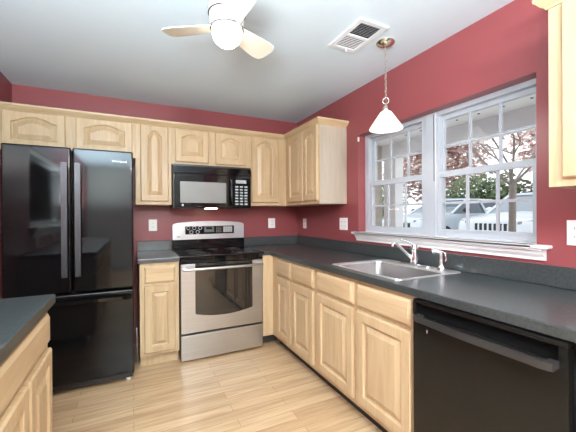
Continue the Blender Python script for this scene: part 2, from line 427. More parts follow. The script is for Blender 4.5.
obj('carcass', bx(-1.790, -1.482, -.59, -.004, .10, .8755), m_wood, t)
obj('face_frame', bx(-1.790, -1.482, -.61, -.5901, .10, .8755), m_wood, t)
obj('toe_kick', bx(-1.786, -1.484, -.55, -.535, 0, .0999), m_wood, t)
drawer_front('drawer', t, (-1.757, -.6105, .706), X_, -Y_, .243, .137)
panel_door('door', t, (-1.757, -.6105, .125), X_, -Y_, .243, .562)
def base_left(label, y0, y1, drawers, doors):
    t = thing('base_cabinet', label, 'cabinet', (-2.47, (y0 + y1) / 2, 0))
    obj('carcass', bx(-2.758, -2.2026, y0, y1, .10, .8755), m_wood, t)
    obj('face_frame', bx(-2.2025, -2.1826, y0, y1, .10, .8755), m_wood, t)
    obj('toe_kick', bx(-2.265, -2.25, y0, y1, 0, .0999), m_wood, t)
    for (a, c, z0, z1) in drawers: drawer_front('drawer', t, (-2.1822, a, z0), Y_, X_, c - a, z1 - z0)
    for (a, c, z0, z1) in doors: panel_door('door', t, (-2.1822, a, z0), Y_, X_, c - a, z1 - z0)
for k, (y1, lab) in enumerate(((-1.752, 'maple base cabinet with a wide drawer at the left edge, facing the sink'),
                               (-2.496, 'maple base cabinet under the left counter, just outside the left edge'),
                               (-3.240, 'maple base cabinet under the left counter beside the camera'))):
    y0 = y1 - .743
    base_left(lab, y0, y1, [(y0 + .06, y1 - .048, .722, .848)], [(y1 - .346, y1 - .022, .135, .690), (y0 + .04, y1 - .374, .135, .690)])

# countertops
def nose(bm, x, y0, y1, d, zt=.914, zb=.876):   # rounded edge strip along y at x, body towards +d
    r = .007
    prism(bm, [(x, zb), (x, zt - r), (x + d * r * .3, zt - r * .3), (x + d * r, zt), (x + d * .02, zt), (x + d * .02, zb)], 'y', y0, y1)
t = thing('countertop', 'L-shaped dark slate countertop holding the sink below the window', 'countertop', (-.3, -1.8, .876))
bm = B(); zb, zt = .876, .914
nose(bm, -.635, -3.64, -.6275, 1)
box(bm, -.615, -.001, -1.607, -.001, zb, zt); box(bm, -.615, -.568, -2.223, -1.607, zb, zt); box(bm, -.058, -.001, -2.223, -1.607, zb, zt); box(bm, -.615, -.001, -3.64, -2.223, zb, zt)
box(bm, -.716, -.615, -.6275, -.001, zb, zt); prism(bm, [(-.635, zb), (-.635, zt - .007), (-.633, zt - .002), (-.628, zt), (-.6275, zt), (-.6275, zb)], 'x', -.716, -.633)
obj('slab', bm, m_lam, t)
bm = B(); box(bm, -.716, -.021, -.02, -.001, .9142, 1.016, .003); box(bm, -.0205, -.001, -3.64, -.001, .9142, 1.016, .003)
obj('backsplash', bm, m_lam, t)
t = thing('countertop', 'short dark slate countertop between refrigerator and range', 'countertop', (-1.64, -.3, .876))
bm = B(); box(bm, -1.802, -1.479, -.6275, -.001, zb, zt); prism(bm, [(-.635, zb), (-.635, zt - .007), (-.633, zt - .002), (-.628, zt), (-.6275, zt), (-.6275, zb)], 'x', -1.802, -1.479)
obj('slab', bm, m_lam, t)
obj('backsplash', bx(-1.802, -1.479, -.02, -.001, .9142, 1.016, .003), m_lam, t)
bm = B(); box(bm, LW + .001, -2.1775, -4.0, -1.724, zb, zt); nose(bm, -2.1575, -4.0, -1.724, -1)
tag(obj('countertop', bm, m_lam), 'dark slate countertop corner at the lower left edge', 'countertop')

# ------------------------------------------------------------------ refrigerator
t = thing('refrigerator', 'glossy black french door refrigerator with bottom freezer', 'refrigerator', (-2.222, -.4, 0))
obj('cabinet_body', bx(-2.612, -1.836, -.715, -.06, .03, 1.745, .006), m_blackm, t)
for x0, x1, hx, nm in ((-2.614, -2.229, -2.2655, 'left'), (-2.221, -1.833, -2.186, 'right')):
    d = obj('door', bx(x0, x1, -.80, -.722, .725, 1.755, .012, 3), m_black, t)
    bm = B(); prism(bm, [(hx - .0175, -.842), (hx + .0175, -.842), (hx + .0175, -.822), (hx - .0175, -.822)], 'z', .84, 1.645)
    bmesh.ops.bevel(bm, geom=list(bm.edges), offset=.004, segments=2, affect='EDGES')
    for z in (.87, 1.60): box(bm, hx - .012, hx + .012, -.824, -.7995, z - .02, z + .02)
    h = obj('handle', bm, m_handle, d); h['label'] = 'grey metal bar handle'
d = obj('freezer_drawer', bx(-2.614, -1.833, -.80, -.722, .075, .712, .012, 3), m_black, t)
bm = B()
pts = [(-2.60, -.806, .655), (-2.50, -.836, .657), (-2.36, -.846, .660), (-2.1, -.85, .662), (-1.98, -.846, .662), (-1.90, -.836, .66), (-1.845, -.806, .658)]
loft(bm, [[(x, y, z - .016), (x, y - .008, z - .012), (x, y - .008, z + .012), (x, y, z + .016), (x, y + .008, z + .012), (x, y + .008, z - .012)] for x, y, z in pts])
obj('handle', bm, m_black, d)
obj('base_grille', bx(-2.60, -1.846, -.765, -.70, .028, .072, .004), m_blackm, t)
for x in (-2.56, -1.875):
    bm = B(); cyl(bm, (x, -.73, 0), (x, -.73, .03), .018); obj('foot', bm, m_plate, t)
def text_mesh(s, size, M4):
    cu = bpy.data.curves.new('t', 'FONT'); cu.body = s; cu.size = size; cu.extrude = .0006; cu.align_x = 'LEFT'
    o = bpy.data.objects.new('t', cu); C.objects.link(o); dg = bpy.context.evaluated_depsgraph_get(); dg.update()
    me = bpy.data.meshes.new_from_object(o.evaluated_get(dg)); bpy.data.objects.remove(o)
    bm = B(); bm.from_mesh(me); bpy.data.meshes.remove(me); bm.transform(M4); return bm
FACE_Y = Matrix(((1, 0, 0, 0), (0, 0, -1, 0), (0, 1, 0, 0), (0, 0, 0, 1)))   # text facing -y
o = obj('logo', text_mesh('Whirlpool', .024, Matrix.Translation((-1.975, -.801, 1.668)) @ FACE_Y), m_text, t, smooth=False)
o['label'] = 'white script logo'
bm = B(); tube(bm, [(-1.812, -.40, .006), (-1.812, -.52, .03), (-1.812, -.60, .10), (-1.812, -.65, .20), (-1.813, -.672, .28), (-1.814, -.675, .33), (-1.815, -.65, .36), (-1.815, -.60, .34), (-1.814, -.50, .25)], .004, 8)
tag(obj('appliance_cord', bm, m_cord), 'pale appliance cord looped in the gap right of the refrigerator', 'cord')

# ------------------------------------------------------------------ range
t = thing('range', 'stainless steel electric range with black glass cooktop', 'stove', (-1.102, -.35, 0))
RX0, RX1 = -1.474, -.722
obj('body', bx(RX0, RX1, -.625, -.03, .03, .905), m_blackm, t)
obj('toe_base', bx(RX0 + .01, RX1 - .01, -.60, -.10, 0, .03), m_blackm, t)
ct = obj('cooktop', bx(RX0 - .004, RX1 + .004, -.690, -.10, .9055, .922, .005, 2), m_glassblk, t)
obj('control_strip', bx(RX0, RX1, -.662, -.626, .853, .905, .004), m_black, t)
for cx, cy, r in ((-1.29, -.52, .095), (-.91, -.52, .115), (-1.29, -.25, .075), (-.91, -.25, .075), (-1.10, -.22, .05)):
    bm = B()
    for rr in (r, r * .62): tube(bm, [(cx + rr * math.cos(a * math.pi / 20), cy + rr * math.sin(a * math.pi / 20), .9222) for a in range(40)], .0013, 5, True)
    k = obj('burner_ring', bm, m_handle, ct); k['label'] = 'grey printed burner ring'
# oven door: stainless sides and bottom with bowed lower edge, black glass centre
d = obj('oven_door', bx(RX0 + .002, RX1 - .008, -.668, -.627, .252, .848, .005, 2), m_steel, t)
def glass_poly(x0, x1, z0, z1, sag, n=14):
    return [(x0, z1), (x0, z0)] + [(x0 + (x1 - x0) * k / n, z0 - sag * (1 - (2 * k / n - 1) ** 2)) for k in range(1, n)] + [(x1, z0), (x1, z1)]
bm = B(); prism(bm, glass_poly(-1.354, -.832, .412, .8475, .034), 'y', -.6705, -.6685); obj('glass_panel', bm, m_oven, d)
bm = B(); prism(bm, glass_poly(-1.318, -.868, .448, .715, .022), 'y', -.6718, -.6706); obj('door_window', bm, m_oven, d)
bm = B(); tube(bm, [(-1.462, -.700, .808), (-1.44, -.713, .808), (-1.30, -.728, .809), (-1.1, -.734, .81), (-.90, -.728, .809), (-.76, -.713, .808), (-.738, -.700, .808)], .0125, 12)
for x in (-1.444, -.756): box(bm, x - .013, x + .013, -.712, -.6675, .797, .819, .003)
obj('handle', bm, m_steel, d)
obj('storage_drawer', bx(RX0 + .002, RX1 - .008, -.668, -.627, .022, .236, .005, 2), m_steel, t)
# backguard with bowed top
n = 16
bm = B(); top = [(RX0 + (RX1 - RX0) * k / n, 1.186 + .022 * (1 - (2 * k / n - 1) ** 2)) for k in range(n + 1)]
poly = [(RX0, 1.02)] + [(RX0, 1.165), (RX0 + .006, 1.179)] + top[1:-1] + [(RX1 - .006, 1.179), (RX1, 1.165), (RX1, 1.02)]
prism(bm, poly, 'y', -.085, -.02)
bg_ = obj('backguard', bm, m_steel, t)
obj('lower_backguard', bx(RX0, RX1, -.099, -.02, .9225, 1.0195, .003), m_black, t)
pnl = obj('control_panel', bx(-1.352, -.836, -.0905, -.0855, 1.072, 1.156, .002), m_glassblk, bg_)
for cx, cz in ((-1.322, 1.138), (-1.262, 1.138), (-1.202, 1.138), (-1.292, 1.095), (-1.227, 1.095)):
    bm = B(); tube(bm, [(cx + .017 * math.cos(a * math.pi / 12), -.092, cz + .017 * math.sin(a * math.pi / 12)) for a in range(24)], .0035, 6, True)
    k = obj('burner_dial', bm, m_key, pnl); k['label'] = 'white ringed dial'
o = obj('display', bx(-1.158, -1.055, -.0925, -.0905, 1.09, 1.15, .001), m_lcd, pnl)
obj('clock_window', bx(-1.14, -1.075, -.0932, -.0926, 1.123, 1.143), m_glassblk, o)
for i in range(3):
    for j in range(4): obj('touch_key', bx(-1.035 + .021 * i, -1.019 + .021 * i, -.0925, -.0906, 1.086 + .017 * j, 1.098 + .017 * j), m_lcd, pnl)
obj('key_print', bx(-.958, -.856, -.0922, -.0906, 1.086, 1.150), m_greypanel, pnl)
for i in range(4):
    for j in range(3): obj('touch_key', bx(-.950 + .024 * i, -.934 + .024 * i, -.0932, -.0923, 1.092 + .02 * j, 1.103 + .02 * j), m_key, pnl)
obj('badge', bx(-1.432, -1.404, -.0865, -.0851, 1.046, 1.054), m_lcd, bg_)

# ------------------------------------------------------------------ microwave
t = thing('microwave', 'black over-the-range microwave hung beneath the short wall cabinet', 'microwave', (-1.12, -.2, 1.338))
MX0, MX1, MF = -1.4985, -.7425, -.385
obj('body', bx(MX0, MX1, MF, -.002, 1.340, 1.752), m_blackm, t)
bm = B(); box(bm, MX0, MX1, MF - .012, MF - .0005, 1.665, 1.735, .002)
for k in range(4): box(bm, MX0 + .03, MX1 - .03, MF - .022, MF - .011, 1.672 + .016 * k, 1.680 + .016 * k)
obj('vent_grille', bm, m_black, t)
d = obj('door', bx(MX0 + .004, -.940, MF - .016, MF - .0005, 1.344, 1.662, .004, 2), m_black, t)
o = obj('reflecting_window', bx(-1.440, -1.004, MF - .0175, MF - .0163, 1.388, 1.588, .0005), m_greypanel, d); o['label'] = 'door window with its reflection painted grey'  # bright reflection in the door window put into a flat grey
bm = B(); tube(bm, [(-.957, MF - .018, 1.375), (-.957, MF - .042, 1.40), (-.957, MF - .05, 1.50), (-.957, MF - .042, 1.61), (-.957, MF - .018, 1.635)], .011, 10)
obj('handle', bm, m_black, d)
bm = B(); cyl(bm, (-1.418, MF - .0162, 1.366), (-1.418, MF - .0175, 1.366), .011); obj('badge', bm, m_key, d)
p = obj('control_panel', bx(-.936, MX1 - .004, MF - .014, MF - .0005, 1.344, 1.662, .003), m_glassblk, t)
obj('display', bx(-.905, -.795, MF - .0155, MF - .0142, 1.588, 1.622), m_key, p)
for j in range(7):
    for i in range(3): obj('key', bx(-.912 + .048 * i, -.880 + .048 * i, MF - .0158, MF - .0142, 1.372 + .029 * j, 1.388 + .029 * j, .0005), m_key, p)
m_mlamp = emis('lit_hood_lamp', (1, .82, .6, 1), 12)
obj('hood_lamp', bx(-1.18, -1.07, -.30, -.22, 1.333, 1.3398, .002), m_mlamp, t)

# ------------------------------------------------------------------ dishwasher
t = thing('dishwasher', 'black dishwasher with bar handle at the lower right', 'dishwasher', (-.35, -2.7, 0))
obj('tub', bx(-.60, -.06, -2.994, -2.398, .10, .868), m_blackm, t)
obj('toe_panel', bx(-.56, -.54, -2.994, -2.398, 0, .099), m_blackm, t)
bm = B()
box(bm, -.640, -.6005, -2.997, -2.395, .11, .797, .004, 2); box(bm, -.640, -.6005, -2.997, -2.395, .850, .868, .003, 2)
box(bm, -.640, -.6005, -2.997, -2.972, .797, .850); box(bm, -.640, -.6005, -2.414, -2.395, .797, .850)
d = obj('door', bm, m_dw, t)
obj('handle_pocket', bx(-.612, -.6005, -2.972, -2.414, .797, .850), m_gap, d)  # back of the recess painted near-black for the shade in it
bm = B()
pts = [(-2.432, -.668), (-2.47, -.680), (-2.70, -.692), (-2.93, -.684), (-2.975, -.672)]
loft(bm, [[(x - .011, y, .780), (x + .011, y, .780), (x + .011, y, .806), (x - .011, y, .806)] for y, x in pts])
for y in (-2.444, -2.962): box(bm, -.672, -.6395, y - .012, y + .012, .781, .805)
bmesh.ops.bevel(bm, geom=[e_ for e_ in bm.edges if e_.calc_length() > .05], offset=.004, segments=2, affect='EDGES')
obj('handle', bm, m_barblk, d)
obj('badge', bx(-.6412, -.6402, -2.478, -2.474, .728, .742), m_text, d)
base_right('maple base cabinet past the dishwasher, outside the right edge', -3.03, -3.62, [(-3.06, -3.59, .715, .85)], [(-3.06, -3.315, .135, .692), (-3.335, -3.59, .135, .692)])

# ------------------------------------------------------------------ sink and faucet
t = thing('sink', 'stainless steel drop-in sink set in the dark countertop', 'sink', (-.31, -1.915, .9145))
SX0, SX1, SY0, SY1 = -.572, -.052, -1.590, -2.240
def rrect(x0, x1, y0, y1, r, z, n=6):
    P = []
    for cx, cy, a0 in ((x1 - r, y1 - r, 0), (x0 + r, y1 - r, 90), (x0 + r, y0 + r, 180), (x1 - r, y0 + r, 270)):
        for k in range(n + 1):
            a = math.radians(a0 + 90 * k / n); P.append(Vector((cx + r * math.cos(a), cy + r * math.sin(a), z)))
    return P
ya, yb = SY1, SY0
bm = B()
loft(bm, [rrect(SX0, SX1, ya, yb, .03, .9145), rrect(SX0 + .003, SX1 - .003, ya + .003, yb - .003, .03, .9205), rrect(SX0 + .016, SX1 - .016, ya + .016, yb - .016, .03, .919),
          rrect(SX0 + .028, SX1 - .10, ya + .033, yb - .033, .05, .9165), rrect(SX0 + .032, SX1 - .104, ya + .037, yb - .037, .05, .908)], cap=False)
o = obj('rim', bm, m_rim, t); o.modifiers.clear()
bm = B()
loft(bm, [rrect(SX0 + .032, SX1 - .104, ya + .037, yb - .037, .05, .908), rrect(SX0 + .042, SX1 - .114, ya + .047, yb - .047, .06, .775), rrect(SX0 + .06, SX1 - .132, ya + .065, yb - .065, .06, .752),
          rrect(SX0 + .10, SX1 - .17, ya + .105, yb - .105, .06, .745)], cap=False)
bm.verts.ensure_lookup_table(); bm.faces.new(bm.verts[-28:])
o = obj('bowl', bm, m_sink, t); o.modifiers.clear()
bm = B(); lathe(bm, [(0, 0), (.042, 0), (.045, .003), (.03, .0045), (0, .0035)], (-.35, -1.915, .7452)); obj('drain', bm, m_chrome, t)
t = thing('faucet', 'chrome single lever kitchen faucet behind the sink', 'faucet', (-.095, -1.91, .9185))
bm = B(); loft(bm, [rrect(-.122, -.068, -2.04, -1.79, .026, .9195), rrect(-.122, -.068, -2.04, -1.79, .026, .926), rrect(-.118, -.072, -2.036, -1.794, .022, .931)]); obj('base_plate', bm, m_chrome, t)
bm = B(); lathe(bm, [(0, 0), (.027, 0), (.026, .05), (.022, .07), (.024, .085), (.024, .11), (.018, .128), (0, .134)], (-.095, -1.91, .931)); obj('faucet_body', bm, m_chrome, t)
bm = B(); tube(bm, [(-.100, -1.908, .950), (-.125, -1.902, .975), (-.17, -1.892, 1.016), (-.222, -1.879, 1.064), (-.236, -1.874, 1.073), (-.246, -1.868, 1.070), (-.250, -1.862, 1.048)], [.0105, .0105, .0095, .009, .009, .009, .009], 12); obj('spout', bm, m_chrome, t)
bm = B(); tube(bm, [(-.095, -1.905, 1.055), (-.115, -1.885, 1.072), (-.145, -1.858, 1.088), (-.165, -1.842, 1.094)], [.009, .007, .006, .008], 10); obj('lever', bm, m_chrome, t)
t = thing('side_sprayer', 'chrome pull-out side sprayer at the right end of the sink ledge', 'sprayer', (-.097, -2.125, .9185))
bm = B(); lathe(bm, [(0, 0), (.024, 0), (.022, .012), (.016, .02), (.015, .03), (0, .03)], (-.097, -2.125, .9195)); obj('sprayer_base', bm, m_chrome, t)
bm = B(); tube(bm, [(-.097, -2.125, .945), (-.097, -2.125, .98), (-.097, -2.123, 1.015), (-.103, -2.115, 1.032), (-.118, -2.10, 1.038), (-.135, -2.085, 1.032)], [.012, .011, .012, .014, .014, .017], 12); obj('spray_head', bm, m_chrome, t)
bm = B(); tube(bm, [(-.097, -2.128, 1.034), (-.092, -2.150, 1.024), (-.092, -2.155, .995), (-.094, -2.15, .975)], .005, 8); obj('trigger', bm, m_chrome, t)

# ------------------------------------------------------------------ outlets
def outlet(label, c, U, Nn, w=.078, h=.117, gangs=1):
    c, U, Nn = Vector(c), Vector(U), Vector(Nn); Z = Vector((0, 0, 1))
    t = thing('wall_outlet', label, 'outlet', c)
    def slab(u0, u1, v0, v1, d0, d1, bev=.0):
        bm = B(); loft(bm, [[c + U * u + Z * v + Nn * d for u, v in ((u0 + i, v0 + i), (u1 - i, v0 + i), (u1 - i, v1 - i), (u0 + i, v1 - i))] for d, i in ((d0, 0), (d1 - bev, 0), (d1, bev))]); return bm
    pl = obj('plate', slab(-w / 2, w / 2, -h / 2, h / 2, .0003, .006, .002), m_plate, t)
    for g in range(gangs):
        u0 = (g - (gangs - 1) / 2) * .046
        for v0 in (-.02, .02):
            s = obj('socket', slab(u0 - .016, u0 + .016, v0 - .014, v0 + .014, .006, .0075, .001), m_plate, pl)
            for q in (-.006, .006): obj('slot', slab(u0 + q - .0013, u0 + q + .0013, v0 - .004, v0 + .006, .0075, .0079), m_dark, s)
    return t
outlet('white outlet on the red back wall left of the range', (-1.654, 0, 1.172), X_, -Y_)
outlet('white outlet on the red back wall right of the range', (-.348, 0, 1.172), X_, -Y_, w=.088)
outlet('white outlet on the window wall close to the room corner', (0, -.191, 1.167), -Y_, -X_, w=.075)
outlet('white outlet between the corner wall cabinet and the window', (0, -.965, 1.179), -Y_, -X_, w=.125, gangs=2)
outlet('white double outlet at the right edge beyond the window sill', (0, -2.788, 1.178), -Y_, -X_, w=.12, gangs=2)
outlet('white outlet under the left pass-through ledge, seen mirrored in the refrigerator door, nearer the refrigerator', (LW, -2.36, 1.00), Y_, X_, h=.1)
outlet('white outlet under the left pass-through ledge, seen mirrored in the refrigerator door, farther from it', (LW, -3.18, 1.00), Y_, X_, h=.1)

# ------------------------------------------------------------------ ceiling fan
FX, FY = -1.406, -1.925
t = thing('ceiling_fan', 'small white three blade ceiling fan with lit globe', 'fan', (FX, FY, H))
bm = B(); lathe(bm, [(0, 0), (.082, 0), (.086, -.02), (.086, -.085), (.092, -.1), (.092, -.13), (0, -.13)], (FX, FY, H - .0005), 40); obj('motor_housing', bm, m_fan, t)
bm = B(); lathe(bm, [(0, 0), (.088, 0), (.088, -.012), (.082, -.06), (.079, -.066), (0, -.066)], (FX, FY, H - .134), 40); hub = obj('hub', bm, m_fan, t)
bm = B(); lathe(bm, [(.06, 0), (.083, 0), (.083, -.0045), (.06, -.0045)], (FX, FY, H - .2002), 40); obj('trim_ring', bm, m_handle, t)
bm = B(); lathe(bm, [(.06, 0), (.0935, 0), (.0935, -.003), (.06, -.003)], (FX, FY, H - .1308), 40); obj('seam_ring', bm, m_handle, t)
m_globe = emis('lit_opal_globe', (1, .96, .89, 1), FAN_POWER)
zg = H - .2047
bm = B(); lathe(bm, [(0, 0), (.074, 0), (.075, -.015), (.071, -.04), (.060, -.062), (.042, -.078), (.02, -.086), (0, -.088)], (FX, FY, zg), 40); obj('globe', bm, m_globe, t)
sl = bpy.data.lights.new('fan_bulb_light', 'SPOT'); sl.energy = FAN_SPOT; sl.color = (1, .97, .93); sl.spot_size = math.radians(168); sl.spot_blend = .25; sl.shadow_soft_size = .05
so = bpy.data.objects.new('fan_bulb_light', sl); C.objects.link(so); so.location = (FX, FY, zg - .145)
for ang in (30, 145, 268):
    a = math.radians(ang); d = Vector((math.cos(a), math.sin(a), 0)); s = Vector((-math.sin(a), math.cos(a), 0)); z0 = H - .192
    pit = math.radians(-13)
    def bp(r, w, dz): return Vector((FX, FY, z0)) + d * r + s * (w * math.cos(pit)) + Vector((0, 0, w * math.sin(pit) + dz))
    sec = [(.070, .044), (.12, .052), (.20, .062), (.27, .068), (.305, .066), (.322, .056), (.332, .034)]
    bm = B(); up_ = [bp(r, w, .003) for r, w in sec] + [bp(r, -w, .003) for r, w in reversed(sec)]; lo_ = [bp(r, w, -.003) for r, w in sec] + [bp(r, -w, -.003) for r, w in reversed(sec)]
    loft(bm, [up_, lo_]); obj('blade', bm, m_blade, t)

# ------------------------------------------------------------------ pendant lamp
PX, PY = -.328, -1.890
t = thing('pendant_lamp', 'white cone glass pendant lamp on a chain before the window', 'lamp', (PX, PY, H))
bm = B(); lathe(bm, [(0, 0), (.058, 0), (.06, -.005), (.05, -.018), (.025, -.028), (.008, -.032), (0, -.032)], (PX, PY, H - .0005), 32); obj('canopy', bm, m_nickel, t)
bm = B(); z = H - .036; k = 0
while z > 2.045:
    q = [(PX + (.007 * math.cos(a) if k % 2 else 0), PY + (0 if k % 2 else .007 * math.cos(a)), z - .012 + .014 * math.sin(a)) for a in [j * math.pi / 6 for j in range(12)]]
    b2 = B(); tube(b2, q, .0019, 6, True); me = bpy.data.meshes.new('x'); b2.to_mesh(me); b2.free(); bm.from_mesh(me); bpy.data.meshes.remove(me)
    z -= .022; k += 1
obj('chain', bm, m_nickel, t)
bm = B(); tube(bm, [(PX + .004 * math.sin(j * .9), PY + .004 * math.cos(j * .9), H - .03 - (H - .03 - 2.0) * j / 24) for j in range(25)], .0014, 6); obj('cord', bm, m_cord, t)
bm = B(); tube(bm, [(PX + .019 * math.cos(j * math.pi / 12) * .7, PY - .019 * math.cos(j * math.pi / 12) * .7, 2.020 + .021 * math.sin(j * math.pi / 12)) for j in range(24)], .004, 8, True); obj('loop', bm, m_nickel, t)
bm = B(); lathe(bm, [(0, 0), (.022, 0), (.024, .012), (.018, .030), (.008, .044), (0, .046)], (PX, PY, 1.950), 24); obj('socket_cap', bm, m_nickel, t)
m_shade = emis('lit_opal_shade', (1, .93, .80, 1), .5, base=(.62, .61, .57, 1))
bm = B()
prof = [(.026, 1.950), (.036, 1.944), (.071, 1.892), (.106, 1.840), (.108, 1.832), (.104, 1.832), (.068, 1.889), (.034, 1.939), (.024, 1.945)]
loft(bm, [[Vector((PX + r * math.cos(2 * math.pi * k / 40), PY + r * math.sin(2 * math.pi * k / 40), z)) for k in range(40)] for r, z in prof + prof[:1]], cap=False)
bmesh.ops.remove_doubles(bm, verts=bm.verts, dist=1e-6)
obj('shade', bm, m_shade, t)
m_bulb = emis('lit_bulb', (1, .92, .8, 1), PEND_POWER * 6)
bm = B(); lathe(bm, [(0, 0), (.018, .004), (.026, .02), (.026, .035), (.014, .06), (.012, .085), (0, .086)], (PX, PY, 1.862), 20); obj('bulb', bm, m_bulb, t)

# ------------------------------------------------------------------ ceiling vent
t = thing('ceiling_vent', 'white rectangular ceiling vent with louvres near the pendant', 'vent', (-.543, -1.868, H))
VX0, VX1, VY0, VY1 = -.652, -.436, -2.034, -1.702
bm = B(); zc = H - .001
def ringframe(bm, x0, x1, y0, y1, w, z0, z1):
    box(bm, x0, x1, y0, y0 + w, z0, z1); box(bm, x0, x1, y1 - w, y1, z0, z1); box(bm, x0, x0 + w, y0 + w, y1 - w, z0, z1); box(bm, x1 - w, x1, y0 + w, y1 - w, z0, z1)
ringframe(bm, VX0, VX1, VY0, VY1, .03, zc - .010, zc); box(bm, VX0 + .03, VX1 - .03, -1.876, -1.860, zc - .010, zc)
obj('vent_frame', bm, m_slat, t)
obj('duct_shade', bx(VX0 + .02, VX1 - .02, VY0 + .02, VY1 - .02, zc - .0012, zc - .0004), m_dark, t)  # thin dark sheet painted for the shade behind the louvres
for y0, y1, tilt in ((VY0 + .032, -1.878, -1), (-1.858, VY1 - .032, 1)):
    bm = B(); k = 0; y = y0
    while y < y1 - .004:
        a = .013 * tilt if tilt < 0 else .0015
        if tilt > 0: box(bm, VX0 + .03, VX1 - .03, y, y + .0085, zc - .0075, zc - .0065)
        else: loft(bm, [[(x, y, zc - .002), (x, y + .0012, zc - .002), (x, y + .0012 + a * .75, zc - .010), (x, y + a * .75, zc - .010)] for x in (VX0 + .03, VX1 - .03)])
        y += .0135 if tilt < 0 else .0165
    obj('louvre', bm, m_slat, t)
obj('damper_lever', bx(-.53, -.524, VY1 - .028, VY1 - .022, zc - .03, zc - .009), m_slat, t)

# ------------------------------------------------------------------ dining wall lamp, mirrored in the refrigerator door
t = thing('wall_lamp', 'lit two-bulb lamp in the next room, glowing as a reflection in the refrigerator', 'lamp', (-5.99, -4.55, 1.75))
bm = B(); box(bm, -6.0, -5.97, -4.70, -4.40, 1.72, 1.78, .004); obj('lamp_back', bm, m_nickel, t)
m_wl = emis('lit_warm_bulb', (1, .72, .38, 1), 8)
for y in (-4.62, -4.48):
    bm = B(); lathe(bm, [(0, 0), (.03, 0), (.05, .06), (.055, .1), (0, .1)], (-5.90, y, 1.70), 16); obj('lamp_shade', bm, m_wl, t)
    bm = B(); tube(bm, [(-5.97, y, 1.75), (-5.93, y, 1.74), (-5.9, y, 1.70)], .007, 8); obj('arm', bm, m_nickel, t)

# ------------------------------------------------------------------ outdoors
m_siding = plain('beige_siding', srgb(196, 192, 180), .6, var=.03)
m_post = plain('white_porch_paint', srgb(228, 230, 232), .5)
m_soffit = plain('porch_soffit', srgb(236, 237, 235), .6)
m_ground = plain('pale_paving', srgb(214, 213, 208), .8, var=.06, scale=3)
m_lawn = plain('lawn', srgb(120, 130, 78), .9, var=.3, scale=8)
struct('ground', bx(.16, 40, -25, 40, -.3, .02), m_ground)
b = B(); prism(b, [(2.5, .02), (3.2, .2), (10.0, .2), (10.0, .02)], 'y', -20, 30); struct('ground_parking', b, m_ground)
b = B(); prism(b, [(10.0, .02), (10.0, .2), (40, 1.2), (40, .02)], 'y', -20, 40); struct('ground_lawn', b, m_lawn)
struct('porch_ceiling', bx(.16, 2.35, -6, 1.2, 2.46, 2.5), m_soffit)
struct('roof_porch', bx(.16, 2.5, -6, 3, 2.505, 2.62), m_soffit)
tag(obj('porch_beam', bx(2.12, 2.30, -6, 1.2, 2.235, 2.4598), m_post), 'white porch beam seen along the top of the window panes', 'beam')
t = thing('porch_post', 'white porch post seen through the left window', 'post', (2.2, .64, .02))
obj('shaft', bx(2.12, 2.30, .50, .77, .02, 2.2345), m_post, t)
for k in range(14):
    bm = B(); y = .3 - .28 * k; lathe(bm, [(0, 0), (.014, 0), (.014, -.006), (0, -.006)], (1.86, y, 2.4595), 12)
    tag(obj('soffit_vent', bm, m_dark), 'small dark round vent in the row along the porch ceiling outside the window', 'vent', 'soffit vents along the porch ceiling')
b = B()
for k in range(20):
    z0 = .02 + k * .122; prism(b, [(.80, z0), (.815, z0), (.825, z0 + .12), (.80, z0 + .12)], 'x', .17, 2.11)
bmesh.ops.transform(b, matrix=Matrix.Translation((0, 1.62, 0)) @ Matrix.Scale(-1, 4, (0, 1, 0)), verts=b.verts)
struct('wall_wing', b, m_siding)

def leaves(bm, c, r, n, size):
    for _ in range(n):
        u = Vector((random.gauss(0, 1), random.gauss(0, 1), random.gauss(0, 1))).normalized() * (random.random() ** .45)
        p = Vector((c[0] + u.x * r[0], c[1] + u.y * r[1], c[2] + u.z * r[2]))
        a = Vector((random.gauss(0, 1), random.gauss(0, 1), random.gauss(0, 1))).normalized(); q = a.orthogonal().normalized(); s = size * random.uniform(.6, 1.3)
        bm.faces.new([bm.verts.new(p + a * s), bm.verts.new(p + q * s * .5), bm.verts.new(p - a * s), bm.verts.new(p - q * s * .5)])
def branches(bm, p, d, L, r, depth, tips):
    pts = [Vector(p)]; dd = Vector(d).normalized()
    for k in range(4):
        dd = (dd + Vector((random.gauss(0, .12), random.gauss(0, .12), random.gauss(0, .08)))).normalized(); pts.append(pts[-1] + dd * L / 4)
    tube(bm, pts, [r * (1 - .11 * k) for k in range(5)], 6)
    tips.append(pts[-1])
    if depth > 0:
        for k in range(3):
            st = pts[random.choice((2, 3, 4))]; nd = (dd + Vector((random.gauss(0, .75), random.gauss(0, .75), random.uniform(-.1, .6)))).normalized()
            branches(bm, st, nd, L * random.uniform(.55, .8), r * .55, depth - 1, tips)
m_bark = plain('grey_bark', srgb(128, 120, 112), .9, var=.25, scale=12)
m_pink = leaf_mat('russet_pink_leaves', [(.3, srgb(104, 84, 76)), (.42, srgb(186, 146, 138)), (.54, srgb(214, 184, 176)), (.68, srgb(232, 220, 214))])
m_green = leaf_mat('evergreen_leaves', [(.3, srgb(44, 58, 40)), (.5, srgb(86, 104, 66)), (.7, srgb(136, 146, 98))])
m_tan = leaf_mat('bare_autumn_twigs', [(.3, srgb(60, 55, 50)), (.5, srgb(130, 118, 100)), (.7, srgb(190, 176, 150))])
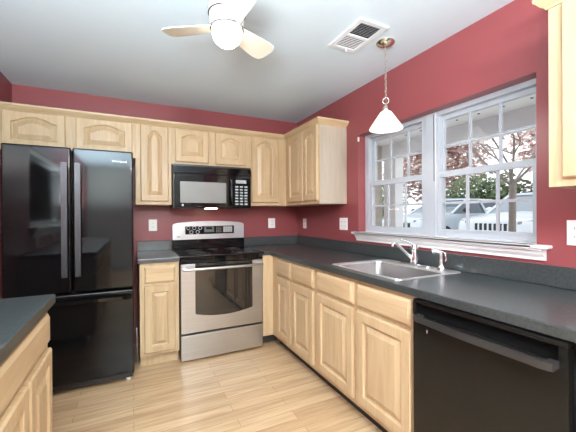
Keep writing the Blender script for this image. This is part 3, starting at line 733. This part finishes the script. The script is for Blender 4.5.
def tree(name, label, base, h, trunk_r, lm, crowns, size, bd=3, fork=None):
    t = thing(name, label, 'tree', base); tips = []; bm = B(); x, y, z = base
    fk = fork or h * .35
    tube(bm, [(x, y, z - .15), (x, y, z + fk * .5), (x + .02, y, z + fk)], [trunk_r * 1.1, trunk_r, trunk_r * .9], 10)
    for a in range(6):
        th = a * math.pi / 3 + random.uniform(-.3, .3)
        branches(bm, (x, y, z + fk * random.uniform(.93, 1)), (math.cos(th), math.sin(th), random.uniform(.7, 1.4)), h * .3, trunk_r * .36, bd - 1, tips)
    obj('trunk', bm, m_bark, t)
    bm = B()
    for c, r, n in crowns: leaves(bm, (x + c[0], y + c[1], z + c[2]), r, n, size)
    obj('foliage', bm, lm, t, smooth=False)
tree('street_tree', 'grey trunked tree with spreading branches before the white car', (3.55, -.54, .2), 4.2, .052, m_pink, [((.3, 0, 3.4), (1.0, 1.4, 1.1), 1500)], .04, 3, 1.6)
tree('autumn_tree', 'pink leaved tree outside, filling the upper right window panes', (12.5, 1.0, .25), 8, .18, m_pink, [((0, 0, 4.6), (3.4, 3.4, 3.2), 15000)], .13)
tree('autumn_tree', 'russet leaved tree outside behind the mirrored lamp in the window', (13.2, 8.9, .25), 8, .18, m_pink, [((0, 0, 4.6), (2.9, 2.9, 3.0), 13000)], .13)
tree('autumn_tree', 'pale twiggy tree outside, above the hedge in the left window', (9.6, 14.2, .25), 8, .18, m_tan, [((0, 0, 4.6), (3.0, 3.0, 2.8), 1500)], .15, 4)
tree('evergreen_tree', 'dark green bush beyond the silver car in the right window', (11.6, 4.9, .25), 2.6, .12, m_green, [((0, 0, 1.5), (1.9, 1.9, 1.3), 3600)], .12)
tree('evergreen_tree', 'olive green bush seen through the left window', (8.6, 9.2, .25), 2.6, .12, m_green, [((0, 0, 1.6), (2.3, 2.0, 1.5), 3600)], .12)
tree('evergreen_tree', 'green bush partly behind the grey tree trunk', (9.6, -3.2, .25), 2.4, .12, m_green, [((0, 0, 1.3), (2.2, 2.6, 1.4), 2600)], .12)

m_carw = plain('white_car_paint', srgb(196, 201, 206), .2, var=.01)
m_cars = plain('silver_car_paint', srgb(186, 194, 202), .22, metal=.1, var=.02)
m_cglass = plain('car_glass', (.16, .19, .21, 1), .06)
m_tyre = plain('tyre_rubber', (.02, .02, .02, 1), .8)
def car(label, x0, yc, zg, L, Wd, hood, cowl, roof, st, paint, slots):
    """nose towards -x at x0; st = (cowl_s, roof_front_s, roof_rear_s, tail_s) distances from the nose"""
    t = thing('car', label, 'car', (x0 + L / 2, yc, zg))
    def sec(s, w, zl, zt, crown=.03):
        x = x0 + s; h = w / 2
        return [Vector((x, yc + a * h, zg + z)) for a, z in ((-.86, zl), (-1, zl + .14), (-1, zt - .16), (-.94, zt - .03), (-.6, zt), (0, zt + crown), (.6, zt), (.94, zt - .03), (1, zt - .16), (1, zl + .14), (.86, zl))]
    bm = B()
    loft(bm, [sec(0, Wd * .80, .34, hood - .20), sec(.06, Wd * .88, .26, hood - .08), sec(.22, Wd * .95, .22, hood - .01), sec(.7, Wd, .2, hood + .04), sec(st[0], Wd, .2, cowl), sec((st[1] + st[2]) / 2, Wd, .2, cowl + .02), sec(st[3], Wd * .98, .22, cowl + .03), sec(L - .1, Wd * .92, .3, cowl - .02), sec(L, Wd * .84, .36, cowl - .15)])
    body = obj('body', bm, paint, t)
    def cab(s, w, z): return [Vector((x0 + s, yc + a * w / 2, zg + z)) for a in (-1, -.6, 0, .6, 1)]
    bm = B(); A = [cab(st[0] - .05, Wd * .86, cowl - .02), cab(st[1], Wd * .70, roof - .03), cab(st[2], Wd * .68, roof - .04), cab(st[3], Wd * .84, cowl)]
    V = [[bm.verts.new(p) for p in r] for r in A]
    for a, c in zip(V, V[1:]):
        for k in range(4): bm.faces.new([a[k], a[k + 1], c[k + 1], c[k]])
    bm.faces.new([V[0][0], V[1][0], V[2][0], V[3][0]]); bm.faces.new([V[0][4], V[3][4], V[2][4], V[1][4]]); bm.faces.new([v for v in V[0]] + [v for v in reversed(V[3])])
    obj('windows', bm, m_cglass, t)
    bm = B(); loft(bm, [[Vector((x0 + s, yc + a * Wd * .355, zg + roof + dz)) for a, dz in ((-1, -.05), (-.9, -.005), (0, .015), (.9, -.005), (1, -.05))] for s in (st[1] - .06, st[1] + .3, st[2] - .2, st[2] + .06)]); obj('roof', bm, paint, t)
    for sg in (-1, 1):
        for (s0, w0, z0, s1, w1, z1) in ((st[0] - .08, .87, cowl - .03, st[1], .71, roof - .03), ((st[0] + st[3]) / 2, .93, cowl, (st[1] + st[2]) / 2, .71, roof - .03), (st[3], .86, cowl, st[2], .70, roof - .04)):
            bm = B(); tube(bm, [(x0 + s0, yc + sg * w0 * Wd / 2, zg + z0), (x0 + s1, yc + sg * w1 * Wd / 2, zg + z1)], .035, 8); obj('pillar', bm, paint, t)
        bm = B(); xm = x0 + st[0] + .35; bmesh.ops.create_uvsphere(bm, u_segments=12, v_segments=8, radius=1, matrix=Matrix.Translation((xm, yc + sg * (Wd / 2 + .06), zg + cowl + .08)) @ Matrix.Diagonal((.07, .11, .075, 1))); obj('side_mirror', bm, m_tyre if slots == 0 else paint, t)
        bm = B(); hw = Wd * .5; loft(bm, [[(x0 + .02 + dx, yc + sg * hw * .60, zg + hood - .16), (x0 + .12 + dx, yc + sg * hw * .86, zg + hood - .15), (x0 + .13 + dx, yc + sg * hw * .86, zg + hood - .07), (x0 + .05 + dx, yc + sg * hw * .60, zg + hood - .10)] for dx in (-.012, .06)]); obj('headlight', bm, m_cglass, t)
        for s in (.85, L - .9):
            y = yc + sg * (Wd / 2 - .1); bm = B(); cyl(bm, (x0 + s, y - .11, zg + .33), (x0 + s, y + .11, zg + .33), .33, n=24); w_ = obj('wheel', bm, m_tyre, t)
            bm = B(); cyl(bm, (x0 + s, y + sg * .1105, zg + .33), (x0 + s, y + sg * .118, zg + .33), .21, n=20); obj('hubcap', bm, m_chrome, w_)
    if slots:
        for k in range(slots):
            y = yc + (k - (slots - 1) / 2) * .108; bm = B(); box(bm, x0 - .008, x0 + .06, y - .036, y + .036, zg + hood - .31, zg + hood - .15, .01); obj('grille_slot', bm, m_tyre, t)
    else: obj('grille', bx(x0 - .012, x0 + .05, yc - .45, yc + .45, zg + hood - .3, zg + hood - .18, .01), m_tyre, t)
    obj('lower_intake', bx(x0 - .012, x0 + .05, yc - .55, yc + .55, zg + .38, zg + .48, .02), m_tyre, t)
    obj('bumper', bx(x0 - .04, x0 + .12, yc - Wd * .42, yc + Wd * .42, zg + .49, zg + .62, .03, 2), paint, t)
car('white car with seven dark grille slots, parked behind the tree trunk', 5.4, .94, .10, 4.6, 1.86, 1.10, 1.20, 1.70, (1.25, 1.95, 3.9, 4.4), m_carw, 7)
car('silver car with dark side mirror parked left of the white car', 5.2, 3.5, .28, 4.8, 1.82, .92, 1.02, 1.47, (1.35, 2.15, 3.4, 4.3), m_cars, 0)
